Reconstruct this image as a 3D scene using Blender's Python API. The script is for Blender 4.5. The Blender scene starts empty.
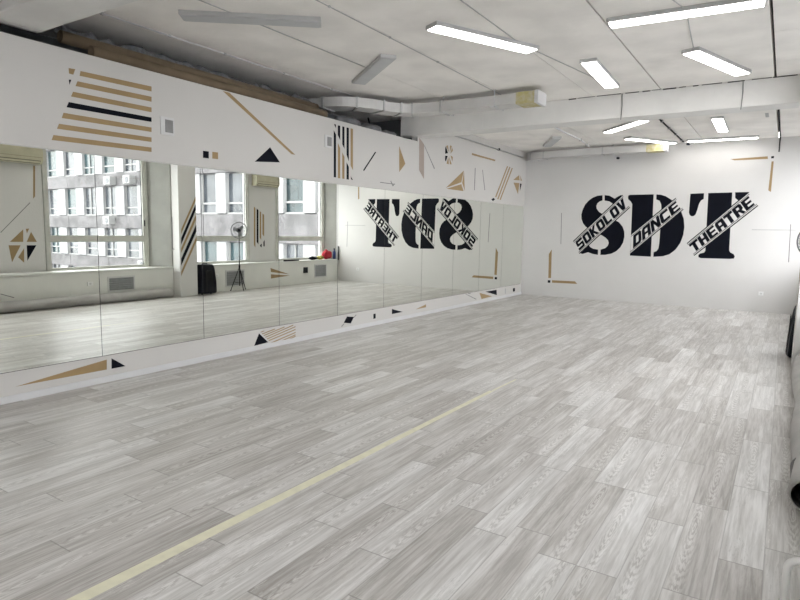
import bpy, bmesh, math, random
from mathutils import Vector, Matrix
random.seed(4)
C = bpy.context.scene.collection
SC = bpy.context.scene
PI = math.pi

# ------------------------------------------------------------------ camera
CX, CZ, F = 5.7773, 1.6, 590.47
YAW, PITCH, ROLL = 0.57381, 0.115506, 0.016869
fw = Vector((-math.sin(YAW)*math.cos(PITCH), math.cos(YAW)*math.cos(PITCH), -math.sin(PITCH)))
r0 = fw.cross(Vector((0, 0, 1))).normalized()
u0 = r0.cross(fw)
rt = math.cos(ROLL)*r0 + math.sin(ROLL)*u0
up = -math.sin(ROLL)*r0 + math.cos(ROLL)*u0
cam_d = bpy.data.cameras.new('camera')
cam_d.sensor_width = 36.0
cam_d.lens = F/800*36
cam_d.clip_end = 300
cam_d.clip_start = .05
cam = bpy.data.objects.new('camera', cam_d)
C.objects.link(cam)
cam.matrix_world = Matrix(((rt.x, up.x, -fw.x, CX), (rt.y, up.y, -fw.y, 0), (rt.z, up.z, -fw.z, CZ), (0, 0, 0, 1)))
SC.camera = cam
CAM = Vector((CX, 0, CZ))


def hit(u, v, ax, val):
    """where a sight line measured on the photograph meets a wall, floor or ceiling plane"""
    q = fw + rt*((u-400)/F) - up*((v-300)/F)
    return CAM + q*((val-CAM[ax])/q[ax])


def hitm(u, v, x):
    """the same for things seen in the mirror: meets the plane x on the window side"""
    p = hit(u, v, 0, -x)
    return Vector((x, p.y, p.z))


# room dimensions
W, WP, L, H = 6.22, 6.65, 14.85, 3.68
YB, ZB, ZFT = 9.32, 3.33, 3.244
Y0, Y1 = -3.5, L
ZMB, ZMT = .284, 2.296
COLX, COLY0, COLY1 = 5.965, 8.72, 9.20

# ------------------------------------------------------------------ materials


def mat(name, col, rough=.6, metal=0, spec=.5, noise=0, nscale=4, bump=0, bscale=40, emit=None, es=0, col2=None):
    m = bpy.data.materials.new(name)
    m.use_nodes = True
    nt = m.node_tree
    b = nt.nodes['Principled BSDF']
    b.inputs['Base Color'].default_value = (*col, 1)
    b.inputs['Roughness'].default_value = rough
    b.inputs['Metallic'].default_value = metal
    b.inputs['Specular IOR Level'].default_value = spec
    tc = nt.nodes.new('ShaderNodeTexCoord')
    if noise:
        n = nt.nodes.new('ShaderNodeTexNoise')
        n.inputs['Scale'].default_value = nscale
        n.inputs['Detail'].default_value = 6
        nt.links.new(tc.outputs['Object'], n.inputs['Vector'])
        r = nt.nodes.new('ShaderNodeValToRGB')
        c2 = col2 or tuple(c*(1-noise) for c in col)
        r.color_ramp.elements[0].color = (*c2, 1)
        r.color_ramp.elements[1].color = (*col, 1)
        r.color_ramp.elements[0].position = .35
        r.color_ramp.elements[1].position = .62
        nt.links.new(n.outputs['Fac'], r.inputs['Fac'])
        nt.links.new(r.outputs['Color'], b.inputs['Base Color'])
    if bump:
        n2 = nt.nodes.new('ShaderNodeTexNoise')
        n2.inputs['Scale'].default_value = bscale
        n2.inputs['Detail'].default_value = 4
        nt.links.new(tc.outputs['Object'], n2.inputs['Vector'])
        bp = nt.nodes.new('ShaderNodeBump')
        bp.inputs['Strength'].default_value = bump
        bp.inputs['Distance'].default_value = .01
        nt.links.new(n2.outputs['Fac'], bp.inputs['Height'])
        nt.links.new(bp.outputs['Normal'], b.inputs['Normal'])
    if emit:
        b.inputs['Emission Color'].default_value = (*emit, 1)
        b.inputs['Emission Strength'].default_value = es
    return m


M = {}
M['white'] = mat('white_wall_paint', (.64, .63, .62), .75, noise=.035, nscale=1.3, bump=.25, bscale=35)
M['false'] = mat('matt_white_board', (.575, .56, .54), .7, noise=.03, nscale=1.0)
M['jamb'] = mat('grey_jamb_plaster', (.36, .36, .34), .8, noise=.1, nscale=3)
M['lowwall'] = mat('low_wall_paint', (.74, .74, .71), .7, noise=.05, nscale=2)
M['ceil'] = mat('painted_concrete_ceiling', (.93, .90, .865), .85, noise=.13, nscale=1.6, bump=.35, bscale=14)
M['beam'] = mat('painted_concrete_beam', (.78, .77, .75), .8, noise=.08, nscale=2.2, bump=.4, bscale=12)
M['gap'] = mat('dark_joint', (.03, .03, .032), .9, noise=.3, nscale=8)
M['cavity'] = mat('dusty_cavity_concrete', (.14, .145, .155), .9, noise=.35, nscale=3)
M['black'] = mat('black_paint', (.003, .004, .009), .7, spec=.12, noise=.15, nscale=5)
M['blackp'] = mat('black_plastic', (.004, .005, .010), .5, spec=.2, noise=.2, nscale=20)
M['blackm'] = mat('black_metal', (.012, .012, .013), .35, metal=.6, noise=.2, nscale=20)
M['gold'] = mat('ochre_gold_paint', (.33, .225, .105), .5, noise=.12, nscale=4)
M['taupe'] = mat('taupe_paint', (.36, .30, .26), .6, noise=.08, nscale=4)
M['greyp'] = mat('thin_grey_paint', (.22, .22, .22), .6, noise=.2, nscale=6)
M['lightgrey'] = mat('light_grey_paint', (.42, .42, .42), .6, noise=.1, nscale=6)
M['trim'] = mat('white_satin_trim', (.62, .62, .63), .4, noise=.03, nscale=3)
M['frame'] = mat('aged_window_frame', (.55, .55, .51), .5, noise=.15, nscale=5)
M['sill'] = mat('white_sill', (.72, .73, .7), .3, noise=.06, nscale=5)
M['metal'] = mat('painted_duct_metal', (.63, .62, .61), .45, metal=.15, noise=.10, nscale=3)
M['flange'] = mat('galvanised_metal', (.5, .5, .5), .4, metal=.5, noise=.15, nscale=12)
M['foam'] = mat('yellow_foam', (.48, .42, .20), .9, noise=.3, nscale=12, bump=1, bscale=30, col2=(.56, .53, .40))
M['card'] = mat('brown_cardboard', (.17, .125, .08), .8, noise=.2, nscale=5)
M['wool'] = mat('grey_insulation_wool', (.20, .205, .22), .95, noise=.4, nscale=25, bump=1, bscale=50)
M['bundle'] = mat('grey_plastic_wrap', (.2, .2, .21), .5, noise=.4, nscale=6, bump=.8, bscale=12)
M['fitting'] = mat('lamp_housing', (.5, .5, .5), .5, noise=.05, nscale=5)
M['unlit'] = mat('unlit_diffuser', (.50, .51, .52), .35, noise=.05, nscale=5)
M['lit'] = mat('lit_diffuser', (.9, .9, .9), .5, emit=(1, .97, .925), es=10)
M['vent'] = mat('vent_plastic', (.62, .62, .62), .5, noise=.05, nscale=6)
M['ventd'] = mat('vent_slots', (.26, .26, .26), .6, noise=.1, nscale=20)
M['grille'] = mat('grey_grille', (.30, .31, .32), .5, metal=.3, noise=.1, nscale=15)
M['acb'] = mat('aged_ivory_plastic', (.52, .49, .36), .5, noise=.12, nscale=6)
M['acd'] = mat('ac_slot', (.17, .16, .12), .6, noise=.1, nscale=6)
M['vinyl'] = mat('rolled_vinyl_back', (.40, .385, .375), .55, noise=.12, nscale=5, bump=.4, bscale=9)
M['vinyld'] = mat('rolled_vinyl_inside', (.10, .095, .095), .7, noise=.2, nscale=8)
M['tube'] = mat('white_enamel_tube', (.72, .71, .69), .3, noise=.03, nscale=9)
M['outlet'] = mat('white_outlet_plastic', (.8, .8, .8), .35, noise=.02, nscale=9)
M['red'] = mat('red_fabric', (.42, .015, .03), .8, noise=.3, nscale=20)
M['blue'] = mat('dark_blue_plastic', (.015, .03, .14), .4, noise=.2, nscale=12)
M['olive'] = mat('olive_yellow_cloth', (.35, .31, .08), .8, noise=.3, nscale=20)
M['tape'] = mat('pale_yellow_tape', (.72, .70, .53), .45, noise=.10, nscale=14)
M['fangrey'] = mat('grey_fan_guard', (.16, .16, .17), .4, metal=.4, noise=.1, nscale=9)
M['fanblade'] = mat('fan_blade_plastic', (.3, .31, .33), .4, noise=.1, nscale=9)
M['conc'] = mat('weathered_facade_panel', (.105, .10, .105), .85, noise=.45, nscale=1.1, bump=.3, bscale=3)
M['pil'] = mat('white_facade_tiles', (.215, .215, .22), .7, noise=.12, nscale=2)
M['curtain'] = mat('teal_curtained_glass', (.018, .036, .042), .2, noise=.5, nscale=1.2)
M['fglass'] = mat('dark_facade_glass', (.022, .026, .032), .15, noise=.5, nscale=.9, col2=(.055, .06, .07))
M['ffr'] = mat('white_facade_frame', (.2, .2, .2), .5, noise=.05, nscale=3)
M['street'] = mat('street_asphalt', (.25, .25, .25), .9, noise=.2, nscale=1)

# mirror
mm = bpy.data.materials.new('mirror_glass')
mm.use_nodes = True
b = mm.node_tree.nodes['Principled BSDF']
b.inputs['Metallic'].default_value = 1
b.inputs['Roughness'].default_value = 0.0
n = mm.node_tree.nodes.new('ShaderNodeTexNoise')
n.inputs['Scale'].default_value = .6
mx = mm.node_tree.nodes.new('ShaderNodeMix')
mx.data_type = 'RGBA'
mx.inputs['A'].default_value = (.885, .905, .85, 1)
mx.inputs['B'].default_value = (.905, .925, .875, 1)
mm.node_tree.links.new(n.outputs['Fac'], mx.inputs['Factor'])
mm.node_tree.links.new(mx.outputs['Result'], b.inputs['Base Color'])
M['mirror'] = mm

# window glass (thin pane)
mg = bpy.data.materials.new('window_glass')
mg.use_nodes = True
nt = mg.node_tree
nt.nodes.clear()
out = nt.nodes.new('ShaderNodeOutputMaterial')
tr = nt.nodes.new('ShaderNodeBsdfTransparent')
gl = nt.nodes.new('ShaderNodeBsdfGlossy')
gl.inputs['Roughness'].default_value = .02
ms = nt.nodes.new('ShaderNodeMixShader')
ms.inputs[0].default_value = .05
nt.links.new(tr.outputs[0], ms.inputs[1])
nt.links.new(gl.outputs[0], ms.inputs[2])
nt.links.new(ms.outputs[0], out.inputs['Surface'])
tr.inputs['Color'].default_value = (.95, .96, .97, 1)
M['glass'] = mg


def floor_material():
    m = bpy.data.materials.new('grey_wood_plank_vinyl')
    m.use_nodes = True
    nt = m.node_tree
    N, K = nt.nodes, nt.links
    b = N['Principled BSDF']

    def math_(op, a, b_=None, c=None):
        n = N.new('ShaderNodeMath')
        n.operation = op
        for i, x in enumerate((a, b_, c)):
            if x is None:
                continue
            if isinstance(x, (int, float)):
                n.inputs[i].default_value = x
            else:
                K.new(x, n.inputs[i])
        return n.outputs[0]

    def comb(x, y, z):
        n = N.new('ShaderNodeCombineXYZ')
        for i, v in enumerate((x, y, z)):
            if isinstance(v, (int, float)):
                n.inputs[i].default_value = v
            else:
                K.new(v, n.inputs[i])
        return n.outputs[0]

    def ramp(fac, stops):
        r = N.new('ShaderNodeValToRGB')
        e = r.color_ramp.elements
        while len(e) < len(stops):
            e.new(.5)
        for el, (p, c) in zip(e, stops):
            el.position = p
            el.color = (*c, 1) if len(c) == 3 else c
        K.new(fac, r.inputs['Fac'])
        return r.outputs['Color']

    def noise(vec, scale, detail=4, rough=.5, dist=0):
        n = N.new('ShaderNodeTexNoise')
        n.inputs['Scale'].default_value = scale
        n.inputs['Detail'].default_value = detail
        n.inputs['Roughness'].default_value = rough
        n.inputs['Distortion'].default_value = dist
        K.new(vec, n.inputs['Vector'])
        return n.outputs['Fac']

    def mix(fac, a, b_, mode='MIX'):
        n = N.new('ShaderNodeMix')
        n.data_type = 'RGBA'
        n.blend_type = mode
        for s, v in (('Factor', fac), ('A', a), ('B', b_)):
            if isinstance(v, (int, float)):
                n.inputs[s].default_value = v
            elif isinstance(v, tuple):
                n.inputs[s].default_value = (*v, 1)
            else:
                K.new(v, n.inputs[s])
        return n.outputs['Result']
    tc = N.new('ShaderNodeTexCoord')
    sp = N.new('ShaderNodeSeparateXYZ')
    K.new(tc.outputs['Object'], sp.inputs[0])
    X, Y = sp.outputs[0], sp.outputs[1]
    PW, PL = .192, 1.05
    xs = math_('DIVIDE', math_('ADD', X, 19.916), PW)
    row = math_('FLOOR', xs)
    fx = math_('FRACT', xs)
    wn = N.new('ShaderNodeTexWhiteNoise')
    wn.noise_dimensions = '1D'
    K.new(row, wn.inputs['W'])
    ys = math_('ADD', math_('DIVIDE', math_('ADD', Y, 20), PL), math_('MULTIPLY', wn.outputs['Value'], 5.3))
    col = math_('FLOOR', ys)
    fy = math_('FRACT', ys)
    wn2 = N.new('ShaderNodeTexWhiteNoise')
    wn2.noise_dimensions = '2D'
    K.new(comb(row, col, 0), wn2.inputs['Vector'])
    rnd = wn2.outputs['Value']
    rc = N.new('ShaderNodeSeparateColor')
    K.new(wn2.outputs['Color'], rc.inputs[0])
    r2, r3 = rc.outputs[1], rc.outputs[2]
    off = math_('MULTIPLY', rnd, 37.0)
    base = ramp(rnd, [(0, (.27, .245, .23)), (.3, (.36, .34, .32)), (.6, (.47, .45, .435)), (.82, (.55, .54, .53)), (1, (.64, .635, .63))])
    # long pale and dark streaks running with the boards
    v1 = comb(math_('ADD', math_('MULTIPLY', X, 9), off), math_('ADD', math_('MULTIPLY', Y, .8), math_('MULTIPLY', r2, 19)), off)
    s1 = noise(v1, 1.0, 5, .6, .6)
    c1 = mix(.44, base, ramp(s1, [(.36, (.27, .25, .225)), (.5, (.46, .44, .41)), (.62, (.80, .79, .77))]))
    v2 = comb(math_('ADD', math_('MULTIPLY', X, 60), off), math_('ADD', math_('MULTIPLY', Y, 2.6), off), r2)
    s2 = noise(v2, 1.0, 4, .65, .3)
    c2 = mix(.26, c1, ramp(s2, [(.38, (.24, .22, .20)), (.60, (.78, .77, .75))]))
    v3 = comb(math_('ADD', math_('MULTIPLY', X, 130), off), math_('ADD', math_('MULTIPLY', Y, 16), off), r3)
    s3 = noise(v3, 1.0, 3, .6, .5)
    gz = noise(comb(math_('MULTIPLY', X, 7), math_('ADD', math_('MULTIPLY', Y, 1.6), off), rnd), 1.0, 2, .5)
    lime = math_('MULTIPLY', math_('GREATER_THAN', gz, .52), math_('MULTIPLY', math_('GREATER_THAN', s3, .58), math_('MULTIPLY', math_('GREATER_THAN', r3, .6), .28)))
    c2 = mix(lime, c2, (.86, .85, .82))
    dk = math_('MULTIPLY', math_('GREATER_THAN', gz, .5), math_('MULTIPLY', math_('LESS_THAN', s3, .40), math_('MULTIPLY', math_('LESS_THAN', r2, .4), .25)))
    c2 = mix(dk, c2, (.25, .23, .21))
    # arched grain in the middle of some boards
    wv = N.new('ShaderNodeTexWave')
    wv.wave_type = 'RINGS'
    wv.rings_direction = 'Z'
    wv.inputs['Scale'].default_value = 1.5
    wv.inputs['Distortion'].default_value = 7.0
    wv.inputs['Detail'].default_value = 5
    wv.inputs['Detail Scale'].default_value = 3.5
    K.new(comb(math_('MULTIPLY', math_('SUBTRACT', fx, math_('ADD', math_('MULTIPLY', r3, .5), .25)), 4.2),
               math_('MULTIPLY', math_('SUBTRACT', fy, r2), 2.6), off), wv.inputs['Vector'])
    band = math_('SUBTRACT', 1, math_('MULTIPLY', math_('ABSOLUTE', math_('SUBTRACT', fx, math_('ADD', math_('MULTIPLY', r3, .5), .25))), 4.5))
    band = math_('MAXIMUM', band, 0)
    gate = math_('MULTIPLY', band, math_('GREATER_THAN', r2, .35))
    c3 = mix(math_('MULTIPLY', gate, .33), c2, ramp(wv.outputs['Fac'], [(.3, (.26, .24, .22)), (.55, (.80, .79, .77))]))
    # joints
    ex = math_('MINIMUM', fx, math_('SUBTRACT', 1, fx))
    ey = math_('MINIMUM', fy, math_('SUBTRACT', 1, fy))
    jx = math_('LESS_THAN', ex, .014)
    jy = math_('LESS_THAN', ey, .0035)
    j = math_('MAXIMUM', math_('MULTIPLY', jx, .40), math_('MULTIPLY', jy, .60))
    c4 = mix(j, c3, (.20, .19, .18))
    K.new(c4, b.inputs['Base Color'])
    rr = math_('ADD', math_('MULTIPLY', s1, .16), .30)
    K.new(rr, b.inputs['Roughness'])
    b.inputs['Specular IOR Level'].default_value = .45
    bp = N.new('ShaderNodeBump')
    bp.inputs['Strength'].default_value = .12
    bp.inputs['Distance'].default_value = .004
    K.new(s2, bp.inputs['Height'])
    K.new(bp.outputs['Normal'], b.inputs['Normal'])
    return m


M['floor'] = floor_material()

# ------------------------------------------------------------------ mesh helpers


def obj(name, bm, m, parent=None, label=None):
    me = bpy.data.meshes.new(name)
    bmesh.ops.recalc_face_normals(bm, faces=bm.faces)
    bm.to_mesh(me)
    bm.free()
    me.materials.append(M[m] if isinstance(m, str) else m)
    o = bpy.data.objects.new(name, me)
    C.objects.link(o)
    if parent is not None:
        o.parent = parent
        o.matrix_parent_inverse = parent.matrix_world.inverted()
    if label:
        o['label'] = label
    return o


def tag(o, label, cat, group=None, kind=None):
    o['label'] = label
    o['category'] = cat
    if group:
        o['group'] = group
    if kind:
        o['kind'] = kind
    return o


def thing(name, label, cat, loc=(0, 0, 0), group=None):
    o = bpy.data.objects.new(name, None)
    C.objects.link(o)
    o.location = loc
    o.matrix_world = Matrix.Translation(loc)
    o.empty_display_size = .1
    return tag(o, label, cat, group)


def struct(name, bm, m, parent=None, label=None):
    o = obj(name, bm, m, parent)
    if parent is None:
        o['kind'] = 'structure'
        o['label'] = label or name.replace('_', ' ')
        o['category'] = name.split('_')[0]
    return o


def box(bm, x0, x1, y0, y1, z0, z1, bev=0):
    vs = [bm.verts.new((x, y, z)) for x in (x0, x1) for y in (y0, y1) for z in (z0, z1)]
    f = [(0, 1, 3, 2), (4, 6, 7, 5), (0, 4, 5, 1), (2, 3, 7, 6), (0, 2, 6, 4), (1, 5, 7, 3)]
    fs = [bm.faces.new([vs[i] for i in q]) for q in f]
    if bev:
        es = set(e for q in fs for e in q.edges)
        bmesh.ops.bevel(bm, geom=list(es), offset=bev, segments=2, affect='EDGES', profile=.5)
    return bm


def B(*a, **k):
    return box(bmesh.new(), *a, **k)


def obox(bm, c, ax, ay, az, bev=0):
    """box from a centre and three half-axis vectors"""
    c, ax, ay, az = map(Vector, (c, ax, ay, az))
    vs = [bm.verts.new(c+ax*i+ay*j+az*k) for i in (-1, 1) for j in (-1, 1) for k in (-1, 1)]
    f = [(0, 1, 3, 2), (4, 6, 7, 5), (0, 4, 5, 1), (2, 3, 7, 6), (0, 2, 6, 4), (1, 5, 7, 3)]
    fs = [bm.faces.new([vs[i] for i in q]) for q in f]
    if bev:
        es = set(e for q in fs for e in q.edges)
        bmesh.ops.bevel(bm, geom=list(es), offset=bev, segments=2, affect='EDGES', profile=.5)
    return bm


def tube(bm, pts, r, n=10, closed=False, cap=True):
    pts = [Vector(p) for p in pts]
    rings = []
    m_ = len(pts)
    prev = None
    for i, p in enumerate(pts):
        a = pts[(i-1) % m_] if (closed or i) else p
        c = pts[(i+1) % m_] if (closed or i < m_-1) else p
        t = (c-a).normalized()
        if prev is None:
            s = t.cross(Vector((0, 0, 1)))
            if s.length < 1e-3:
                s = t.cross(Vector((1, 0, 0)))
        else:
            s = prev - t*prev.dot(t)
        s.normalize()
        prev = s
        q = t.cross(s)
        rr = r[i] if isinstance(r, (list, tuple)) else r
        rings.append([bm.verts.new(p+s*math.cos(2*PI*k/n)*rr+q*math.sin(2*PI*k/n)*rr) for k in range(n)])
    for i in range(m_ if closed else m_-1):
        A, D = rings[i], rings[(i+1) % m_]
        for k in range(n):
            f = bm.faces.new((A[k], A[(k+1) % n], D[(k+1) % n], D[k]))
            f.smooth = True
    if cap and not closed:
        bm.faces.new(rings[0])
        bm.faces.new(rings[-1])
    return bm


def pipe_shell(bm, a, b_, r, ri, n=24):
    """hollow straight tube"""
    a, b_ = Vector(a), Vector(b_)
    t = (b_-a).normalized()
    s = t.cross(Vector((0, 0, 1))).normalized()
    q = t.cross(s)
    R_ = []
    for p, rr in ((a, ri), (a, r), (b_, r), (b_, ri)):
        R_.append([bm.verts.new(p+s*math.cos(2*PI*k/n)*rr+q*math.sin(2*PI*k/n)*rr) for k in range(n)])
    for i in range(4):
        A, D = R_[i], R_[(i+1) % 4]
        for k in range(n):
            f = bm.faces.new((A[k], A[(k+1) % n], D[(k+1) % n], D[k]))
            f.smooth = i in (1, 3)
    return bm


def prism(bm, pts, nrm, t):
    """flat outline given as 3D points, thickened by t along nrm"""
    nrm = Vector(nrm)
    a = [bm.verts.new(p) for p in pts]
    b_ = [bm.verts.new(Vector(p)+nrm*t) for p in pts]
    bm.faces.new(a)
    bm.faces.new(b_)
    k = len(pts)
    for i in range(k):
        bm.faces.new((a[i], a[(i+1) % k], b_[(i+1) % k], b_[i]))
    return bm


def blob(bm, c, rx, ry, rz, seed=0, amp=.15, sub=3):
    rnd = random.Random(seed)
    ph = [rnd.uniform(0, 6) for _ in range(6)]
    ret = bmesh.ops.create_icosphere(bm, subdivisions=sub, radius=1)
    for v in ret['verts']:
        k = 1+amp*(math.sin(4*v.co.x+ph[0])*math.sin(5*v.co.y+ph[1])+.6*math.sin(9*v.co.z+ph[2])*math.sin(8*v.co.x+ph[3]))
        v.co = Vector((c[0]+v.co.x*rx*k, c[1]+v.co.y*ry*k, c[2]+v.co.z*rz*k))
    for f in bm.faces:
        f.smooth = True
    return bm


# ------------------------------------------------------------------ room shell
struct('floor', B(-.2, WP, Y0, Y1, -.12, 0), 'floor', label='grey wood plank vinyl floor')

# ceiling: concrete slabs with open joints between them
joints = [-1.35, 0.0, 1.11, 2.05, 3.165, 4.12, 5.51, 6.9]
bm = bmesh.new()
for a, c in zip(joints[:-1], joints[1:]):
    g = .013 if c == 5.51 or a == 5.51 else .005
    if a == 5.51:
        for k in range(-4, 16):
            box(bm, a+g, c-g, k*1.22-.0, k*1.22+1.21, H, H+.12)
    else:
        box(bm, a+g, c-g, Y0, Y1+.1, H, H+.12)
struct('ceiling', bm, 'ceil', label='white painted concrete slab ceiling')
struct('ceiling_backing', B(-1.4, 6.95, Y0, Y1+.1, H+.12, H+.2), 'gap', label='dark space above the ceiling joints')

struct('wall_back', B(-.12, WP+.25, L, L+.15, 0, H), 'white', label='white back wall with the large black letters')
struct('wall_rear', B(-1.35, WP+.25, Y0-.15, Y0, 0, H), 'white', label='wall behind the viewer')
bm = bmesh.new()
box(bm, -.12, 0, Y0, YB+.12, 0, ZFT)
box(bm, -.12, 0, YB+.12, L, 0, H)
struct('wall_left', bm, 'false', label='white mirror wall, open above its top edge')
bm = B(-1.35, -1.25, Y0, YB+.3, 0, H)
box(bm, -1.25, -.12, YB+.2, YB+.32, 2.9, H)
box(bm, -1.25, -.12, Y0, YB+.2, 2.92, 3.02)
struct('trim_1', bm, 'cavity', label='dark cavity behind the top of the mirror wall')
# beams
bm = B(-.05, COLX, 2.46, 2.90, ZB, H, bev=.012)
struct('ceiling_beam', bm, 'beam', label='near white concrete beam across the ceiling')
bm = B(-.30, 5.80, YB, YB+.40, ZB, H, bev=.012)
for x in (1.32, 4.78):
    box(bm, x, x+.03, YB-.004, YB, ZB+.02, H-.02)
struct('ceiling_beam', bm, 'beam', label='far white concrete beam across the ceiling')
struct('trim_2', B(5.80, WP, YB+.12, YB+.40, ZB+.06, H), 'beam', label='beam end at the column')
bm = bmesh.new()
rnd = random.Random(8)
x = 2.8
while x < 5.75:
    l_ = rnd.uniform(.05, .35)
    box(bm, x, min(x+l_, 5.75), YB-.006, YB, H-rnd.uniform(.006, .016), H-.0005)
    x += l_+rnd.uniform(.01, .09)
struct('trim_10', bm, 'gap', label='broken dark crack between the far beam and ceiling')
# columns
struct('column', B(COLX, WP+.2, COLY0, COLY1, 0, H, bev=.006), 'white', label='white column between the window bays')
struct('column', B(COLX, WP+.2, 2.25, 2.95, 0, H, bev=.006), 'white', label='white column beside the near beam')
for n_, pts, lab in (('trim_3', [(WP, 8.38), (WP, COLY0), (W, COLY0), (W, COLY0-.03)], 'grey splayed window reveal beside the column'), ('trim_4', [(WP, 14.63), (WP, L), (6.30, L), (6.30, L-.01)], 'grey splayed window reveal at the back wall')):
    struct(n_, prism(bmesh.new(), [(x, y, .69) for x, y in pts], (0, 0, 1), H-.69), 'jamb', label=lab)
# low wall and sill
bm = B(W, WP+.2, Y0, 2.25, 0, .655)
box(bm, W, WP+.2, 2.95, COLY0, 0, .655)
box(bm, W, WP+.2, COLY1, L, 0, .655)
struct('wall_right', bm, 'lowwall', label='low white wall under the windows')
for i, (a, c) in enumerate(((Y0, 2.25), (2.95, COLY0-.001), (COLY1+.001, L))):
    struct('trim_%d' % (5+i), B(W-.025, WP-.02, a, c, .655, .69, bev=.006), 'sill', label=('window sill, behind the viewer', 'long white window sill of the near bay', 'long white window sill of the far bay')[i])
# upper right wall with openings
wins = [(6.09, 8.37), (9.30, 11.47), (12.50, 14.62), (3.15, 5.0), (-1.6, .9)]  # final entries are unseen windows, added to let in more daylight
ZW0, ZW1 = .69, 3.32
bm = bmesh.new()
ys = sorted(wins)
cur = Y0
for a, c in ys:
    box(bm, WP, WP+.2, cur, a, .655, H)
    box(bm, WP, WP+.2, a, c, ZW1, H)
    cur = c
box(bm, WP, WP+.2, cur, L, .655, H)
struct('wall_right_upper', bm, 'white', label='white wall between the windows')
for i, (a, c) in enumerate(wins):
    bm = bmesh.new()
    x0, x1 = WP-.03, WP+.10
    t = .06
    box(bm, x0, x1, a, a+t, ZW0, ZW1)
    box(bm, x0, x1, c-t, c, ZW0, ZW1)
    box(bm, x0, x1, a+t, c-t, ZW1-t, ZW1)
    box(bm, x0, x1, a+t, c-t, ZW0, ZW0+.03)
    box(bm, x0, x1, a+t, c-t, 1.295, 1.38)
    w = struct('window_%d' % (i+1), bm, 'frame', label='tall window number %d with a low lower light' % (i+1))
    g = .045
    for z0, z1 in ((.72, 1.295), (1.38, ZW1-t)):
        bm = bmesh.new()
        xa, xb = WP-.005, WP+.05
        box(bm, xa, xb, a+t, a+t+g, z0, z1)
        box(bm, xa, xb, c-t-g, c-t, z0, z1)
        box(bm, xa, xb, a+t+g, c-t-g, z0, z0+.025)
        box(bm, xa, xb, a+t+g, c-t-g, z1-.025, z1)
        s = obj('sash', bm, 'frame', w)
        obj('pane', B(WP+.02, WP+.026, a+t+g-.01, c-t-g+.01, z0+.015, z1-.015), 'glass', s)
        s2 = obj('gasket', B(WP+.03, WP+.045, c-t-g-.012, c-t-g, z0+.025, z1-.025), 'gap', s)
    obj('window_handle', B(WP-.035, WP-.005, c-t-.03, c-t-.012, 1.62, 1.76, bev=.004), 'blackp' if i == 0 else 'frame', w)
# baseboard under the mirrors
struct('baseboard_left', B(0, .014, Y0, L, 0, .065, bev=.003), 'trim', label='white skirting under the mirrors')
# mirrors
PWD, YS = 1.26688, 3.33394
struct('trim_8', B(-.001, .002, YS-2*PWD-.01, YS+9*PWD+.035, ZMB-.006, ZMT+.008), 'gap', label='dark backing behind the mirror joints')
positions = ['leftmost', 'second from the left', 'third from the left', 'fourth from the left', 'fifth from the left', 'sixth from the left', 'fifth from the right', 'fourth from the right', 'third from the right', 'second from the right', 'rightmost']
for k in range(-1, 9):
    y0, y1 = YS+k*PWD+.003, YS+(k+1)*PWD-.003
    if k == 8:
        y1 = YS+9*PWD+.03
    o = obj('wall_mirror', B(.002, .008, y0, y1, ZMB, ZMT), 'mirror')
    what = {-1: 'large wall mirror panel nearest the viewer, cut by the left edge', 0: 'large wall mirror panel reflecting the right part of the first window', 1: 'wall mirror panel reflecting striped column and second window',
            2: 'wall mirror panel reflecting the last window with things on its sill', 3: 'wall mirror panel reflecting the left half of the black T', 4: 'wall mirror panel reflecting the right half of the T and part of the D',
            5: 'wall mirror panel reflecting the D stem and half the S', 6: 'wall mirror panel reflecting the outer half of the black S', 7: 'wall mirror panel reflecting the gold corner bars beside the S', 8: 'last wall mirror panel beside the back wall corner'}[k]
    tag(o, what, 'mirror', 'mirror panels along the left wall')
tag(obj('mirror_edge_trim', B(0, .011, YS-1.3*PWD, YS+9*PWD+.035, ZMT, ZMT+.006), 'frame'), 'thin strip along the top edge of the mirrors', 'trim')

# ------------------------------------------------------------------ painted shapes
PLN = {'L': (0, 0.0, (1, 0, 0)), 'B': (1, L, (0, -1, 0)), 'R': (0, W, (-1, 0, 0)), 'P': (0, WP, (-1, 0, 0)), 'K': (0, COLX, (-1, 0, 0))}


def PT(pl, u, v):
    ax, val, nr = PLN[pl]
    if pl in 'RPK':
        return hitm(u, v, val)
    return hit(u, v, ax, val)


def pieces(name, label, pl, parts, org=(0, 0), s=1.0, part='painted_shape', cat='wall decoration', clip=None, group=None):
    """parts: list of (material, outline). Several pieces make one decoration with children"""
    nr = PLN[pl][2]
    P3 = [(m_, [PT(pl, org[0]+a/s, org[1]+c/s) for a, c in pts]) for m_, pts in parts]
    if clip:
        for m_, pts in P3:
            for p in pts:
                p.y = min(max(p.y, clip[0]), clip[1])
    if len(P3) == 1:
        return tag(obj(name, prism(bmesh.new(), P3[0][1], nr, .0012), P3[0][0]), label, cat, group)
    cen = sum((p for _, q in P3 for p in q), Vector())/sum(len(q) for _, q in P3)
    t = thing(name, label, cat, cen, group)
    for m_, pts in P3:
        obj(part, prism(bmesh.new(), pts, nr, .0012), m_, t)
    return t


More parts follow.
